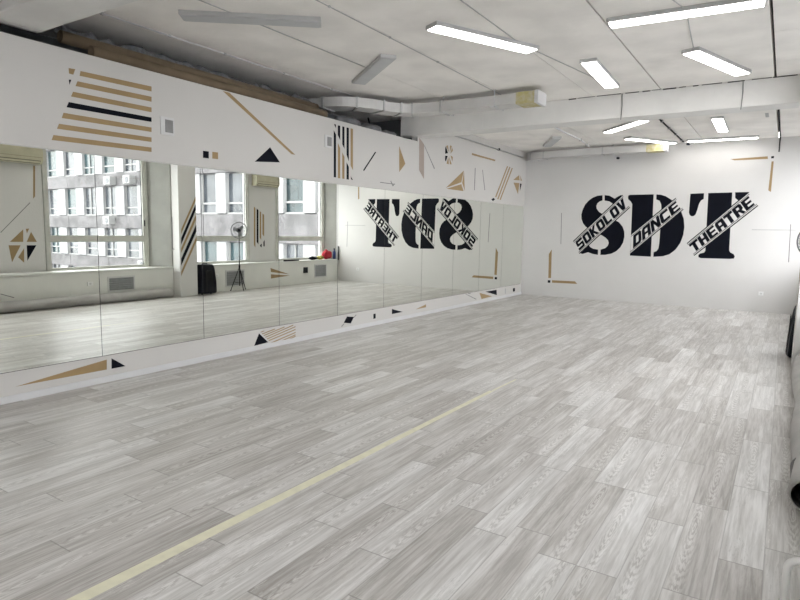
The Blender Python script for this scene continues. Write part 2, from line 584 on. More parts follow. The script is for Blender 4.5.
# --- on the mirror wall, above the mirrors
pieces('striped_wall_decal', 'gold horizontal stripes with one black stripe on upper left mirror wall', 'L', [
    ('gold', [(322, 284), (606, 346), (606, 366), (318, 303)]), ('gold', [(310, 325), (606, 387), (606, 407), (302, 344)]),
    ('gold', [(292, 367), (606, 430), (606, 449), (284, 386)]), ('black', [(275, 408), (606, 470), (606, 488), (266, 429)]),
    ('gold', [(254, 451), (606, 510), (606, 528), (247, 472)]), ('gold', [(236, 495), (606, 550), (606, 568), (228, 515)]),
    ('gold', [(214, 540), (606, 590), (606, 608), (206, 560)]), ('gold', [(274, 272), (301, 277), (293, 299), (276, 294)]),
    ('black', [(275, 318), (285, 319), (278, 339)])], (0, 0), 4, part='stripe')
pieces('square_decal', 'small black square between striped decal and black triangle', 'L', [('black', [(92, 3), (115, 6), (115, 34), (92, 31)])], (180, 150), 4)
pieces('square_decal', 'small gold square right of the small black square', 'L', [('gold', [(129, 7), (152, 10), (152, 37), (129, 34)])], (180, 150), 4)
pieces('triangle_decal', 'black triangle under the long gold diagonal bar', 'L', [('black', [(267, 115), (333, 216), (165, 211)])], (230, 130), 6.667)
pieces('bar_decal', 'long gold diagonal bar running down from wall top', 'L', [('gold', [(222.5, 90.8), (229.3, 92.6), (295.3, 154.8), (291.6, 154.2)])])
bars = [('black', [(178, 152), (195, 185), (195, 506), (178, 504)]), ('black', [(180, 105), (194, 109), (193, 136)]),
        ('black', [(209, 115), (226, 118), (226, 226), (209, 188)]), ('gold', [(209, 248), (226, 285), (226, 513), (209, 511)]),
        ('black', [(242, 122), (258, 126), (258, 290), (242, 256)]), ('gold', [(242, 318), (258, 352), (258, 517), (242, 515)]),
        ('black', [(274, 130), (291, 134), (291, 385), (274, 335)]), ('black', [(274, 392), (291, 427), (291, 522), (274, 520)]),
        ('gold', [(304, 137), (322, 141), (322, 452), (304, 416)]), ('black', [(306, 497), (322, 526), (308, 520)])]
pieces('striped_wall_decal', 'vertical black and gold bars cut by a white diagonal', 'L', bars, (310, 110), 7.5, part='stripe')
pieces('line_decal', 'thin black slanted line right of the vertical bars', 'L', [('black', [(241, 141), (253, 148), (108, 373), (97, 362)])], (355, 140), 12)
pieces('arrow_decal', 'thin grey arrow just above the mirrored T', 'L', [('greyp', [(300, 503), (480, 527), (480, 535), (300, 513)]), ('greyp', [(424, 492), (432, 488), (462, 552), (452, 556)]), ('greyp', [(480, 524), (455, 556), (448, 550), (472, 522)])], (355, 140), 12, part='arrow_stroke')
pieces('triangle_decal', 'narrow gold triangle below the end of the far beam', 'L', [('gold', [(530, 72), (604, 285), (531, 384)])], (355, 140), 12)
pieces('parallelogram_decal', 'taupe upright parallelogram at the end of the opening', 'L', [('taupe', [(110, 88), (168, 172), (168, 590), (108, 482)])], (410, 130), 12)
pieces('line_decal', 'thin dark line slanting down from the taupe parallelogram', 'L', [('greyp', [(170, 185), (176, 188), (298, 462), (288, 466)])], (410, 130), 12)
pieces('segmented_decal', 'small gold and black hourglass shape below the wall pipe', 'L', [
    ('black', [(422, 225), (430, 192), (455, 278), (422, 285)]), ('black', [(422, 308), (452, 312), (430, 378), (420, 362)]),
    ('gold', [(434, 190), (456, 184), (466, 268)]), ('gold', [(480, 184), (502, 192), (478, 272)]), ('gold', [(506, 205), (514, 250), (484, 285)]),
    ('gold', [(486, 306), (514, 322), (508, 380)]), ('gold', [(470, 318), (500, 412), (478, 412)]), ('gold', [(460, 322), (466, 412), (438, 402)])], (410, 130), 12, part='segment')
pieces('triangle_decal', 'large gold triangle split by pale lines above mirrored S', 'L', [
    ('gold', [(50, 410), (204, 262), (183, 362)]), ('gold', [(206, 268), (212, 436), (190, 366)]), ('gold', [(55, 418), (183, 378), (202, 438)])], (440, 140), 8.57, part='segment')
pieces('bar_decal', 'short gold bar tilted down, below the wall pipe', 'L', [('gold', [(274, 112), (476, 170), (470, 182), (272, 128)])], (440, 140), 8.57)
pieces('line_decal', 'thin dark upright line, left of a close pair', 'L', [('greyp', [(299, 240), (305, 240), (298, 430), (292, 430)])], (440, 140), 8.57)
pieces('line_decal', 'thin dark leaning line, right of a close pair', 'L', [('greyp', [(362, 255), (366, 255), (387, 430), (381, 430)])], (440, 140), 8.57)
pieces('slanted_lines_decal', 'three parallel slanted gold lines with a black dot', 'L', [
    ('gold', [(574, 224), (584, 226), (482, 492), (472, 488)]), ('gold', [(593, 230), (604, 232), (500, 510), (490, 506)]),
    ('gold', [(614, 240), (624, 242), (520, 514), (510, 512)]), ('black', [(440, 508), (458, 496), (472, 508), (454, 524)])], (440, 140), 8.57, part='line')
pieces('diamond_decal', 'gold and black diamond nearest the back corner', 'L', [
    ('gold', [(628, 342), (678, 300), (682, 346)]), ('gold', [(688, 304), (702, 350), (690, 348)]), ('gold', [(630, 364), (680, 370), (668, 465)]), ('black', [(686, 372), (700, 376), (684, 440)])], (440, 140), 8.57, part='segment')
# --- below the mirrors
pieces('wedge_decal', 'long thin gold wedge below the first mirrors', 'L', [('gold', [(60, 507), (427, 398), (427, 438)])], (0, 260), 4)
pieces('triangle_decal', 'black triangle right of the long gold wedge', 'L', [('black', [(446, 393), (502, 424), (446, 435)])], (0, 260), 4)
st = [('black', [(290, 233), (382, 322), (242, 358)])]
for a, c, t in (((306, 222), (342, 209), 4), ((320, 240), (450, 190), 5), ((337, 256), (545, 170), 5), ((354, 273), (632, 152), 5), ((370, 290), (655, 166), 5), ((386, 307), (655, 194), 5), ((403, 333), (655, 224), 5), ((500, 316), (655, 248), 5), ((570, 302), (655, 262), 5)):
    st.append(('gold', [(a[0], a[1]-t), (c[0], c[1]-t), (c[0], c[1]+t), (a[0], a[1]+t)]))
pieces('arrow_decal', 'black triangle with slanted gold stripes below the mirrors', 'L', st, (230, 310), 10, part='stripe')
pieces('square_decal', 'tilted black square crossed by a grey line', 'L', [('black', [(136, 212), (191, 215), (166, 267), (110, 262)]), ('greyp', [(90, 289), (112, 266), (116, 270), (94, 295)]), ('greyp', [(188, 218), (208, 196), (212, 200), (192, 222)])], (330, 290), 8)
pieces('rectangle_decal', 'small upright black rectangle below the mirrors', 'L', [('black', [(347, 192), (365, 188), (365, 227), (347, 231)])], (330, 290), 8)
pieces('triangle_decal', 'black triangle pointing right, below the mirrored D', 'L', [('black', [(495, 152), (582, 175), (495, 193)])], (330, 290), 8)
pieces('triangle_decal', 'small gold wedge pointing left, below the mirrored S', 'L', [('gold', [(685, 155), (768, 114), (768, 138)])], (330, 290), 8)
pieces('line_decal', 'thin dark slanted line with a short tick below mirrors', 'L', [('greyp', [(118, 276), (126, 274), (246, 332), (240, 338)]), ('greyp', [(150, 266), (178, 262), (178, 270), (152, 274)])], (455, 270), 11.43)
pieces('triangle_decal', 'black triangle pointing left near the back corner', 'L', [('black', [(348, 248), (475, 226), (478, 287)])], (455, 270), 11.43)
pieces('triangle_decal', 'gold triangle pointing right near the back corner', 'L', [('gold', [(280, 262), (425, 300), (303, 331)])], (455, 270), 11.43)
pieces('bar_decal', 'tiny upright grey bar near the back corner', 'L', [('lightgrey', [(570, 212), (582, 210), (582, 270), (570, 273)])], (455, 270), 11.43)
pieces('square_decal', 'small black square nearest the back corner, below mirrors', 'L', [('black', [(662, 208), (685, 204), (685, 244), (662, 249)])], (455, 270), 11.43)
# --- on the back wall
pieces('corner_decal', 'gold corner bars with black square, upper right back wall', 'B', [
    ('gold', [(78, 143), (358, 122), (359, 142), (108, 153)]), ('black', [(385, 122), (405, 120), (404, 137), (383, 138)]), ('gold', [(387, 160), (403, 160), (382, 390), (362, 378)])], (720, 140), 7.5, part='bar')
pieces('corner_decal', 'gold corner bars with black square, lower left back wall', 'B', [
    ('gold', [(548.9, 254), (551.8, 249.3), (551.0, 278), (548.3, 278)]), ('black', [(547.8, 280.2), (550.4, 280.3), (550.3, 282.8), (547.7, 282.7)]), ('gold', [(552, 280.2), (575, 281.3), (577.2, 283.9), (552, 282.7)])], part='bar')
pieces('crossed_lines_decal', 'two thin grey crossing lines right of the black T', 'B', [('lightgrey', [(188, 252), (565, 255), (565, 261), (188, 258)]), ('greyp', [(517, 208), (524, 208), (506, 534), (498, 534)])], (730, 200), 8.57, part='line')
pieces('line_decal', 'faint thin upright line left of the black S', 'B', [('greyp', [(561.2, 213), (561.8, 213), (561.2, 244), (560.6, 244)])])

# --- the big letters
logo = thing('wall_lettering', 'large black stencilled letters SDT with white word banners on back wall', 'wall lettering', (2.9, L, 1.9))


def plate(name, m_, pts, org, s, t, parent, off=0, label=None):
    bm = bmesh.new()
    for q in pts:
        prism(bm, [PT('B', org[0]+a/s, org[1]+c/s)+Vector((0, -off, 0)) for a, c in q], (0, -1, 0), t)
    return obj(name, bm, m_, parent, label)


S_ = [[(340, 122), (300, 126), (262, 141), (228, 165), (200, 198), (182, 235), (171, 275), (172, 312), (184, 345), (205, 372), (250, 405), (330, 440), (362, 460), (384, 482), (390, 503), (382, 526), (362, 545), (325, 556),
       (323, 599), (362, 599), (410, 590), (450, 570), (482, 540), (505, 500), (515, 455), (514, 410), (500, 372), (472, 338), (400, 300), (345, 276), (312, 255), (294, 230), (291, 208), (300, 186), (318, 171), (340, 164)],
      [(357, 121), (395, 125), (438, 149), (458, 135), (488, 120), (506, 134), (500, 155), (430, 205), (420, 188), (395, 171), (357, 165)],
      [(303, 599), (262, 592), (225, 578), (180, 592), (150, 582), (140, 560), (225, 505), (240, 535), (265, 550), (305, 557)]]
plate('letter', 'black', S_, (560, 180), 8, .0012, logo, label='black stencil letter S')
D_ = [[(628, 197), (628.6, 195.4), (630, 194.8), (653.7, 194.3), (650.8, 256.7), (629.9, 255.6), (631.2, 230), (632.2, 204), (630.5, 201.2), (628.3, 199.3)],
      [(656.4, 194.4), (661, 194.7), (666, 196.3), (671.5, 199.8), (677, 205.3), (681, 211), (683.8, 219), (684.4, 227), (683.3, 235), (680.3, 243), (675.5, 249.7), (669.5, 254.3), (662.5, 256.3), (653.4, 256.8), (653.6, 252.2), (656.6, 251), (658.4, 248.5), (659.3, 243), (660.5, 225), (661.4, 210), (661.2, 204.5), (659.6, 200.8), (656.2, 199.4)]]
plate('letter', 'black', D_, (0, 0), 1, .0012, logo, label='black stencil letter D')
T_ = [[(78, 103), (180, 99), (178, 142), (158, 153), (142, 180), (130, 225), (117, 258), (104, 270), (88, 272), (74, 264), (67, 245)],
      [(212, 98), (392, 93), (381, 300), (369, 528), (378, 544), (402, 556), (411, 572), (404, 589), (370, 592), (155, 586), (138, 578), (138, 562), (150, 551), (180, 545), (190, 530), (200, 330)],
      [(414, 92), (520, 90), (500, 125), (440, 156), (414, 135)]]
plate('letter', 'black', T_, (680, 180), 7.5, .0012, logo, label='black stencil letter T')

FT = .27


def R_(x0, y0, x1, y1):
    return [(x0, y0), (x1, y0), (x1, y1), (x0, y1)]


FONT = {
    'S': [R_(.12, .755, .95, 1), R_(.05, .39, .95, .61), R_(.0, 0, .88, .245), R_(.0, .45, .28, .92), [(.0, .9), (.12, 1), (.3, 1), (.28, .8)], R_(.68, .1, .95, .52)],
    'O': [R_(0, .12, .34, .88), R_(.64, .12, .98, .88), R_(.12, .755, .86, 1), R_(.12, 0, .86, .245), [(0, .88), (.12, 1), (.28, .8)], [(.98, .88), (.86, 1), (.7, .8)], [(0, .12), (.12, 0), (.28, .2)], [(.98, .12), (.86, 0), (.7, .2)]],
    'K': [R_(0, 0, .36, 1), [(.28, .38), (.28, .64), (.62, 1), (.98, 1), (.55, .52), (.98, 0), (.64, 0), (.34, .42)]],
    'L': [R_(0, 0, .36, 1), R_(0, 0, .88, .23)],
    'V': [[(0, 1), (.36, 1), (.5, .45), (.64, 1), (1, 1), (.70, 0), (.30, 0)]],
    'D': [R_(0, 0, .36, 1), R_(.1, .755, .82, 1), R_(.1, 0, .82, .245), R_(.64, .16, .98, .84), [(.82, 1), (.98, .84), (.7, .78)], [(.82, 0), (.98, .16), (.7, .245)]],
    'A': [R_(0, 0, .34, .84), R_(.64, 0, .98, 1), R_(.16, .755, .98, 1), R_(.2, .3, .8, .5), [(0, .84), (.16, 1), (.28, .8)]],
    'N': [R_(0, 0, .32, 1), R_(.68, 0, 1, 1), [(.2, 1), (.34, 1), (.8, 0), (.66, 0)], [(.0, 1), (.3, 1), (1, 0), (.7, 0)]],
    'C': [R_(0, .14, .34, .86), R_(.14, .755, .95, 1), R_(.14, 0, .95, .245), [(0, .86), (.14, 1), (.28, .8)], [(0, .14), (.14, 0), (.28, .2)]],
    'E': [R_(0, 0, .36, 1), R_(0, .79, .93, 1), R_(0, .4, .88, .6), R_(0, 0, .93, .21)],
    'T': [R_(0, .74, 1, 1), R_(.32, 0, .68, 1)],
    'H': [R_(0, 0, .36, 1), R_(.64, 0, .98, 1), R_(.1, .39, .9, .61)],
    'R': [R_(0, 0, .36, 1), R_(0, .79, .86, 1), R_(.1, .38, .86, .57), R_(.63, .44, .97, .93), [(.42, .42), (.74, .42), (1, 0), (.68, 0)]],
}


def banner(word, UL, UR, LL, LR, s0, s1, org, s, label, cut=0):
    g = lambda p: PT('B', org[0]+p[0]/s, org[1]+p[1]/s)
    UL, UR, LL, LR = map(g, (UL, UR, LL, LR))

    def at(a, c, off):
        p = (LL*(1-a)+LR*a)*(1-c)+(UL*(1-a)+UR*a)*c
        return Vector((p.x, L-off, p.z))
    ban = obj('word_banner', prism(bmesh.new(), [at(0, 0, .0012), at(1, 0, .0012), at(1, 1, .0012), at(0, 1, .0012)], (0, -1, 0), .0008), 'white', logo, label)
    for c0, c1 in ((0, .065), (.115, .15), (.85, .885), (.935, 1)):
        obj('edge_line', prism(bmesh.new(), [at(0, c0, .002), at(1, c0, .002), at(1, c1, .002), at(0, c1, .002)], (0, -1, 0), .0005), 'black', ban)
    n_ = len(word)
    cell = (s1-s0)/n_
    for i, ch in enumerate(word):
        bm = bmesh.new()
        for q in FONT[ch]:
            prism(bm, [at(s0+cell*(i+.02+.95*a), .175+.65*c, .002) for a, c in q], (0, -1, 0), .0005)
        obj('banner_letter', bm, 'black', ban)
    return ban


banner('SOKOLOV', (104, 488), (500, 118), (156, 592), (560, 222), .02, .985, (560, 180), 8, 'white diagonal banner across the S')
banner('DANCE', (631.0, 233.8), (675.6, 197.8), (630.2, 254.6), (683.6, 209.6), .05, .99, (0, 0), 1, 'white diagonal banner across the D')
banner('THEATRE', (50, 474), (510, 92), (106, 570), (588, 194), .01, .99, (680, 180), 7.5, 'white diagonal banner across the T')

# --- on the window side (seen in the mirror)
pieces('column_stripes', 'slanted gold and black stripes on the column, seen in mirror', 'K', [
    ('gold', [(68, 186), (68, 204), (3, 335), (3, 317)]), ('black', [(68, 216), (68, 240), (3, 378), (3, 352)]), ('gold', [(68, 258), (68, 278), (3, 412), (3, 393)]),
    ('black', [(68, 298), (68, 326), (3, 463), (3, 435)]), ('gold', [(68, 345), (68, 364), (3, 505), (3, 486)])], (180, 150), 4, part='stripe', clip=(COLY0+.004, COLY1-.004))
pieces('compass_decal', 'gold and black star of segments on wall beside first window', 'P', [
    ('gold', [(75, 295), (182, 195), (182, 295)]), ('gold', [(203, 190), (230, 188), (212, 228)]), ('gold', [(245, 215), (292, 295), (210, 295)]),
    ('gold', [(65, 322), (162, 322), (93, 458)]), ('gold', [(190, 345), (190, 462), (142, 418)]), ('black', [(210, 322), (288, 322), (216, 445)])], (0, 205), 8, part='segment')
pieces('bar_decal', 'upright gold bar under the left air conditioner', 'P', [('gold', [(262, 205), (277, 205), (277, 452), (262, 470)])], (0, 140), 8)
pieces('line_decal', 'thin grey diagonal line on wall beside first window', 'P', [('greyp', [(235, 498), (240, 502), (5, 742), (0, 738)])], (0, 140), 8)
pieces('line_decal', 'short dark line low on wall beside the first mirror joint', 'R', [('greyp', [(0, 137), (0, 134), (55, 149), (55, 152)])], (0, 260), 4)
pieces('striped_wall_decal', 'upright gold and black stripes between the far windows', 'P', [
    ('gold', [(588, 372), (600, 385), (600, 700), (588, 680)]), ('black', [(610, 388), (624, 400), (624, 675), (610, 655)]), ('gold', [(634, 408), (646, 418), (646, 640), (634, 620)]), ('gold', [(656, 428), (670, 438), (670, 612), (656, 595)]),
    ('black', [(638, 680), (650, 668), (650, 700), (638, 690)]), ('black', [(664, 655), (674, 640), (674, 692), (664, 690)])], (180, 160), 8, part='stripe')
pieces('wedge_decal', 'pair of gold wedges on the low wall under windows', 'R', [('gold', [(360, 472), (362, 488), (436, 497)]), ('gold', [(362, 497), (362, 514), (438, 502)])], (180, 150), 4, part='wedge')

def vent(u0, v0, u1, v1, label):
    a, c = hit(u0, v0, 0, 0), hit(u1, v1, 0, 0)
    y0, y1, z0, z1 = a.y, c.y, min(a.z, c.z), max(a.z, c.z)
    t = thing('wall_vent', label, 'vent', (0, (y0+y1)/2, z0), 'small wall vents on the mirror wall')
    obj('vent_frame', B(0, .012, y0, y1, z0, z1, bev=.002), 'vent', t)
    bm = bmesh.new()
    dy, dz = (y1-y0)*.24, (z1-z0)*.14
    n_ = 7
    for k in range(n_):
        z = z0+dz+(z1-z0-2*dz)*k/n_
        box(bm, .012, .017, y0+dy*1.3, y1-dy*.4, z, z+(z1-z0-2*dz)/n_*.7)
    box(bm, .012, .0135, y0+dy*1.3, y1-dy*.4, z0+dz, z1-dz)
    obj('vent_slats', bm, 'ventd', t)


vent(160.5, 134, 173.3, 118.5, 'small white wall vent right of the gold stripes')
vent(324.5, 147, 331.6, 136, 'small white wall vent left of the vertical bars')

# ------------------------------------------------------------------ ceiling lights
def ceil_light(c, d, ln, lit, label, wd=.20):
    c = Vector(c)
    d = Vector((d[0], d[1], 0)).normalized()
    s = Vector((-d.y, d.x, 0))
    z = Vector((0, 0, 1))
    t = thing('ceiling_light', label, 'ceiling light', (c.x, c.y, H-.03), 'slim ceiling light panels')
    obj('housing', obox(bmesh.new(), (c.x, c.y, H-.02), d*ln/2, s*wd/2, z*.02, bev=.004), 'fitting', t)
    obj('diffuser', obox(bmesh.new(), (c.x, c.y, H-.043), d*(ln/2-.02), s*(wd/2-.016), z*.004), 'lit' if lit else 'unlit', t)


def from_px(a, b_, lit, label, ln=None):
    A, D = hit(*a, 2, H-.045), hit(*b_, 2, H-.045)
    v = D-A
    ceil_light((A+D)/2, v, ln or v.length, lit, label)


from_px((181, 18), (321, 25), False, 'unlit grey light panel nearest the mirror wall, upper left')
from_px((388.5, 58.5), (358.5, 84.5), False, 'unlit grey light panel above the bend of the duct')
from_px((431, 28), (533, 52), True, 'lit white light panel left of centre, above the duct')
from_px((588, 62.5), (612, 88), True, 'lit light panel in front of the far beam, left of two')
from_px((608, 26), (767, 3), True, 'lit light panel at the very top right, nearest of the lit ones')
from_px((690, 52.5), (743, 75), True, 'lit light panel in front of the far beam, right of two')
from_px((607, 133), (645, 121), True, 'lit light panel behind the far beam, slanting to upper right')
from_px((627, 139), (674, 144), True, 'lit light panel right above the back wall duct')
from_px((717, 119), (723, 132), True, 'lit light panel behind the beam, short and pointing at back wall')
from_px((687, 142), (759, 138), True, 'lit light panel close to back wall at the right')
from_px((557, 138.5), (547, 147), False, 'unlit light panel near the far left ceiling corner')
for c, d in (((1.5, .8), (1, .2)), ((4.0, 1.3), (.2, 1)), ((2.6, -1.2), (1, -.4)), ((5.0, -1.6), (1, .1)), ((.9, -2.2), (.3, 1))):  # out-of-view panels, added to brighten the near floor and ceiling
    ceil_light((c[0], c[1], 0), d, 1.45, True, 'unseen lit panel added on the ceiling behind the viewer')

# ------------------------------------------------------------------ cables, pipes on the ceiling
def cable(label, pts, r, m_='flange', clips=0, name='ceiling_cable', cm='fitting'):
    pts = [Vector(p) for p in pts]
    if not clips:
        return tag(obj(name, tube(bmesh.new(), pts, r, 8), m_), label, 'cable')
    t = thing(name, label, 'cable' if 'cable' in name else 'pipe', pts[0])
    obj('cable_run' if 'cable' in name else 'pipe_run', tube(bmesh.new(), pts, r, 10), m_, t)
    for k in range(clips):
        f = (k+.5)/clips*(len(pts)-1)
        i = int(f)
        p = pts[i].lerp(pts[i+1], f-i)
        obj('clip', B(p.x-r*1.8, p.x+r*1.8, p.y-.012, p.y+.012, p.z-r*1.5, H if 'cable' in name else p.z+r*1.6), cm, t)
    return t


cable('thin cable with clips above the mirror wall edge', [(0, 3.1, H-.012), (0, 5, H-.014), (-.01, 7.5, H-.012)], .007, 'trim', 5)
cable('thin cable with clips crossing toward the middle of the duct', [(2.05, 2.95, H-.008), (2.04, 6, H-.01), (2.01, 9.3, H-.008)], .005, 'flange', 6)
cable('thin cable along the ceiling between two lit panels', [(3.165, 2.95, H-.008), (3.17, 6.4, H-.008), (3.6, 8.9, H-.008)], .005, 'flange')
cable('thin cable beside the unlit panel by the duct bend', [(1.11, 2.95, H-.008), (1.12, 6.3, H-.008)], .005, 'flange')
cable('thin cable feeding the top right light panels', [(4.12, 2.95, H-.008), (4.85, 6.2, H-.008), (4.75, 7.65, H-.008)], .005, 'flange')
cable('black conduit behind the far beam', [(3.74, YB+.42, H-.02), (3.74, 14.6, H-.02)], .014, 'black', 6)
# right side conduit
cable('black conduit line beside the far right ceiling', [(5.53, YB+.42, H-.012), (5.53, L-.02, H-.012), (5.53, L-.01, H-.3)], .012, 'gap')
# dark drips of sealant along the beam top
pA, pB = hit(462, 138.5, 0, .06), hit(534, 160, 0, .06)
cable('grey pipe with clamps along the top of mirror wall', [(.06, YB+.42, pA.z), (.06, 11.5, pA.z+.02), (.06, L-.45, pA.z+.0)], .015, 'flange', 2, name='wall_pipe', cm='blackm')
pA = hit(560, 130, 2, H-.06)
pB = hit(609, 156, 2, H-.06)
cable('white pipe running over the beam to back wall duct', [(pA.x, YB+.42, H-.06), (pA.x, pA.y+1.4, H-.06), (pB.x, min(pB.y, L-.75), H-.06)], .016, 'trim', 3, name='ceiling_pipe', cm='fitting')
# conduit drops on the beam face
for u, v0, v1, lab in ((622, 97, 116, 'short grey wire hanging down the far beam face, left'), (743, 82, 109, 'short grey wire hanging down the far beam face, right')):
    a = hit(u, v0, 1, YB-.008)
    tag(obj('hanging_wire', tube(bmesh.new(), [(a.x, YB-.008, H-.01), (a.x+.008, YB-.010, 3.5), (a.x, YB-.008, ZB-.03)], .005, 6), 'greyp'), lab, 'wire')
# small black ended spot fixtures near the back wall
for (u, v), lab in (((617, 158), 'small white bracket with black knob below back duct'), ((687, 144), 'small white bracket with black knob beside the duct end')):
    a = hit(u, v, 1, L-.35)
    t = thing('ceiling_bracket', lab, 'bracket', (a.x, a.y, a.z))
    obj('bracket_arm', tube(bmesh.new(), [(a.x-.10, a.y, H), (a.x-.08, a.y, a.z+.05), (a.x, a.y, a.z)], .018, 8), 'trim', t)
    obj('knob', tube(bmesh.new(), [(a.x, a.y, a.z), (a.x+.05, a.y-.02, a.z-.01)], .026, 12), 'blackp', t)
# switch box at right of the beam end
tag(obj('junction_box', B(5.83, 5.90, YB+.10, YB+.12, 3.48, 3.58), 'blackp'), 'small black box at the right end of far beam', 'junction box')
tag(obj('paint_patch', B(5.33, 5.38, 11.9, 12.3, H-.004, H), 'lightgrey'), 'small grey patch on the far ceiling, right of lit panel', 'patch')

# ------------------------------------------------------------------ air ducts
def sweep_rect(bm, path, hw, hh):
    rings = []
    for i, p in enumerate(path):
        a = path[max(i-1, 0)]
        c = path[min(i+1, len(path)-1)]
        t = (Vector(c)-Vector(a))
        t.z = 0
        t.normalize()
        s = Vector((-t.y, t.x, 0))
        p = Vector(p)
        rings.append([bm.verts.new(p+s*hw*i_+Vector((0, 0, hh*j_))) for i_, j_ in ((-1, -1), (1, -1), (1, 1), (-1, 1))])
    for A, D in zip(rings, rings[1:]):
        for k in range(4):
            bm.faces.new((A[k], A[(k+1) % 4], D[(k+1) % 4], D[k]))
    bm.faces.new(rings[0])
    bm.faces.new(rings[-1])
    return bm


def smooth_path(ctrl, n=8):
    out = []
    P_ = [Vector(ctrl[0])]+[Vector(c) for c in ctrl]+[Vector(ctrl[-1])]
    for i in range(1, len(P_)-2):
        for k in range(n):
            t = k/n
            a, b_, c, d = P_[i-1:i+3]
            out.append(.5*((2*b_)+(c-a)*t+(2*a-5*b_+4*c-d)*t*t+(3*b_-a-3*c+d)*t**3))
    out.append(P_[-1])
    return out


ZD = 3.528
t = thing('air_duct', 'long white ceiling air duct bending in front of the far beam', 'air duct', (1.5, 8.4, ZD))
ctrl = [(2.70, 8.40, ZD), (1.7, 8.38, ZD), (.95, 8.34, ZD), (.58, 8.24, ZD), (.34, 7.98, ZD), (.20, 7.62, ZD), (-.05, 7.33, ZD), (-.4, 7.24, ZD), (-.8, 7.24, ZD), (-1.2, 7.24, ZD)]
path = smooth_path(ctrl, 6)
obj('duct_body', sweep_rect(bmesh.new(), path, .16, .070), 'metal', t)
for f in (10, 17, 21, 27, 33, 40):
    a, c = path[f], path[f+1]
    obj('duct_flange', sweep_rect(bmesh.new(), [a, a+(c-a).normalized()*.03], .172, .086), 'flange', t)
for x in (2.05, 1.2):
    bm = tube(bmesh.new(), [(x, 8.22, H), (x, 8.22, ZD-.09), (x, 8.56, ZD-.09), (x, 8.56, H)], .007, 6)
    box(bm, x-.04, x+.04, 8.16, 8.25, ZD-.11, ZD-.09)
    obj('duct_hanger', bm, 'trim', t)
bm = bmesh.new()
sweep_rect(bm, [(2.38, 8.39, ZD), (2.42, 8.39, ZD), (2.5, 8.39, ZD), (2.60, 8.40, ZD), (2.655, 8.40, ZD)], .166, .081)
obj('foam_patch', bm, 'foam', t, label='yellow foam patch')
bm = B(2.655, 2.71, 8.225, 8.575, ZD-.088, ZD+.088, bev=.004)
obj('duct_end_cap', bm, 'trim', t)

t = thing('air_duct', 'white air duct along the top of back wall', 'air duct', (2, 14.55, 3.55))
ctrl = [(3.38, 14.5, 3.555), (2.4, 14.5, 3.555), (1.4, 14.48, 3.545), (.8, 14.45, 3.53), (.45, 14.5, 3.52), (.25, 14.66, 3.52), (.2, 14.8, 3.52)]
path = smooth_path(ctrl, 6)
obj('duct_body', sweep_rect(bmesh.new(), path, .12, .075), 'metal', t)
for f in (8, 20, 27):
    a, c = path[f], path[f+1]
    obj('duct_flange', sweep_rect(bmesh.new(), [a, a+(c-a).normalized()*.03], .13, .086), 'flange', t)
obj('foam_patch', sweep_rect(bmesh.new(), [(3.0, 14.5, 3.55), (3.2, 14.5, 3.55), (3.36, 14.5, 3.555)], .126, .081), 'foam', t, label='yellow foam patch')
obj('duct_end_cap', B(3.36, 3.43, 14.36, 14.64, 3.47, 3.645, bev=.004), 'trim', t)

# ------------------------------------------------------------------ on top of the mirror wall
a = hit(91, 50.5, 0, -.09)
tag(obj('cardboard_tube', pipe_shell(bmesh.new(), (-.09, a.y, ZFT+.062), (-.10, 6.95, ZFT+.062), .060, .053), 'card'), 'brown cardboard tube lying on top of mirror wall, in front', 'cardboard tube', 'cardboard tubes on the mirror wall')
a = hit(60, 37, 0, -.22)
tag(obj('cardboard_tube', pipe_shell(bmesh.new(), (-.22, a.y, ZFT+.165), (-.23, 6.9, ZFT+.165), .058, .052), 'card'), 'brown cardboard tube behind the front tube, its end further left', 'cardboard tube', 'cardboard tubes on the mirror wall')
bm = bmesh.new()
rnd = random.Random(2)
pts, rs = [], []
for k in range(58):
    y = 3.25+k*.065
    pts.append((-.40+.02*rnd.uniform(-1, 1), y, ZFT+.255+.03*rnd.uniform(-1, 1)))
    rs.append(.045+.02*rnd.random())
tube(bm, pts, rs, 10)
tag(obj('insulation_roll', bm, 'wool'), 'long ragged grey insulation strip behind the cardboard tubes', 'insulation')
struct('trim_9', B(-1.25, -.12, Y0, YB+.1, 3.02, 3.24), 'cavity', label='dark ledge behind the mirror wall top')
for c, r, lab, s in (((-.30, 7.75, 3.33), (.16, .30, .09), 'grey wrapped bundle under the duct bend, nearest', 1), ((-.28, 8.35, 3.32), (.14, .26, .08), 'grey wrapped bundle between the duct bend and beam end', 2), ((-.35, 8.95, 3.31), (.14, .22, .07), 'dark bundle beside the far beam end', 3)):
    tag(obj('wrapped_bundle', blob(bmesh.new(), c, *r, seed=s), 'bundle'), lab, 'bundle')
bm = tube(bmesh.new(), [(-.62, 8.75, 3.60), (-.55, 8.7, 3.48), (-.52, 8.9, 3.32), (-.50, 9.25, 3.26)], .012, 8)
tag(obj('loose_cable', bm, 'blackp'), 'loose black cable in the dark gap beside the beam', 'cable')

# ------------------------------------------------------------------ floor tape
bm = bmesh.new()
prism(bm, [(3.295, .9, 0), (3.375, .9, 0), (3.405, 5.45, 0), (3.36, 5.45, 0)], (0, 0, 1), .0008)
prism(bm, [(3.375, 5.47, 0), (3.40, 5.47, 0), (3.415, 6.05, 0), (3.395, 6.05, 0)], (0, 0, 1), .0006)
tag(obj('floor_tape', bm, 'tape'), 'pale yellow tape stripe stuck along the floor', 'tape')

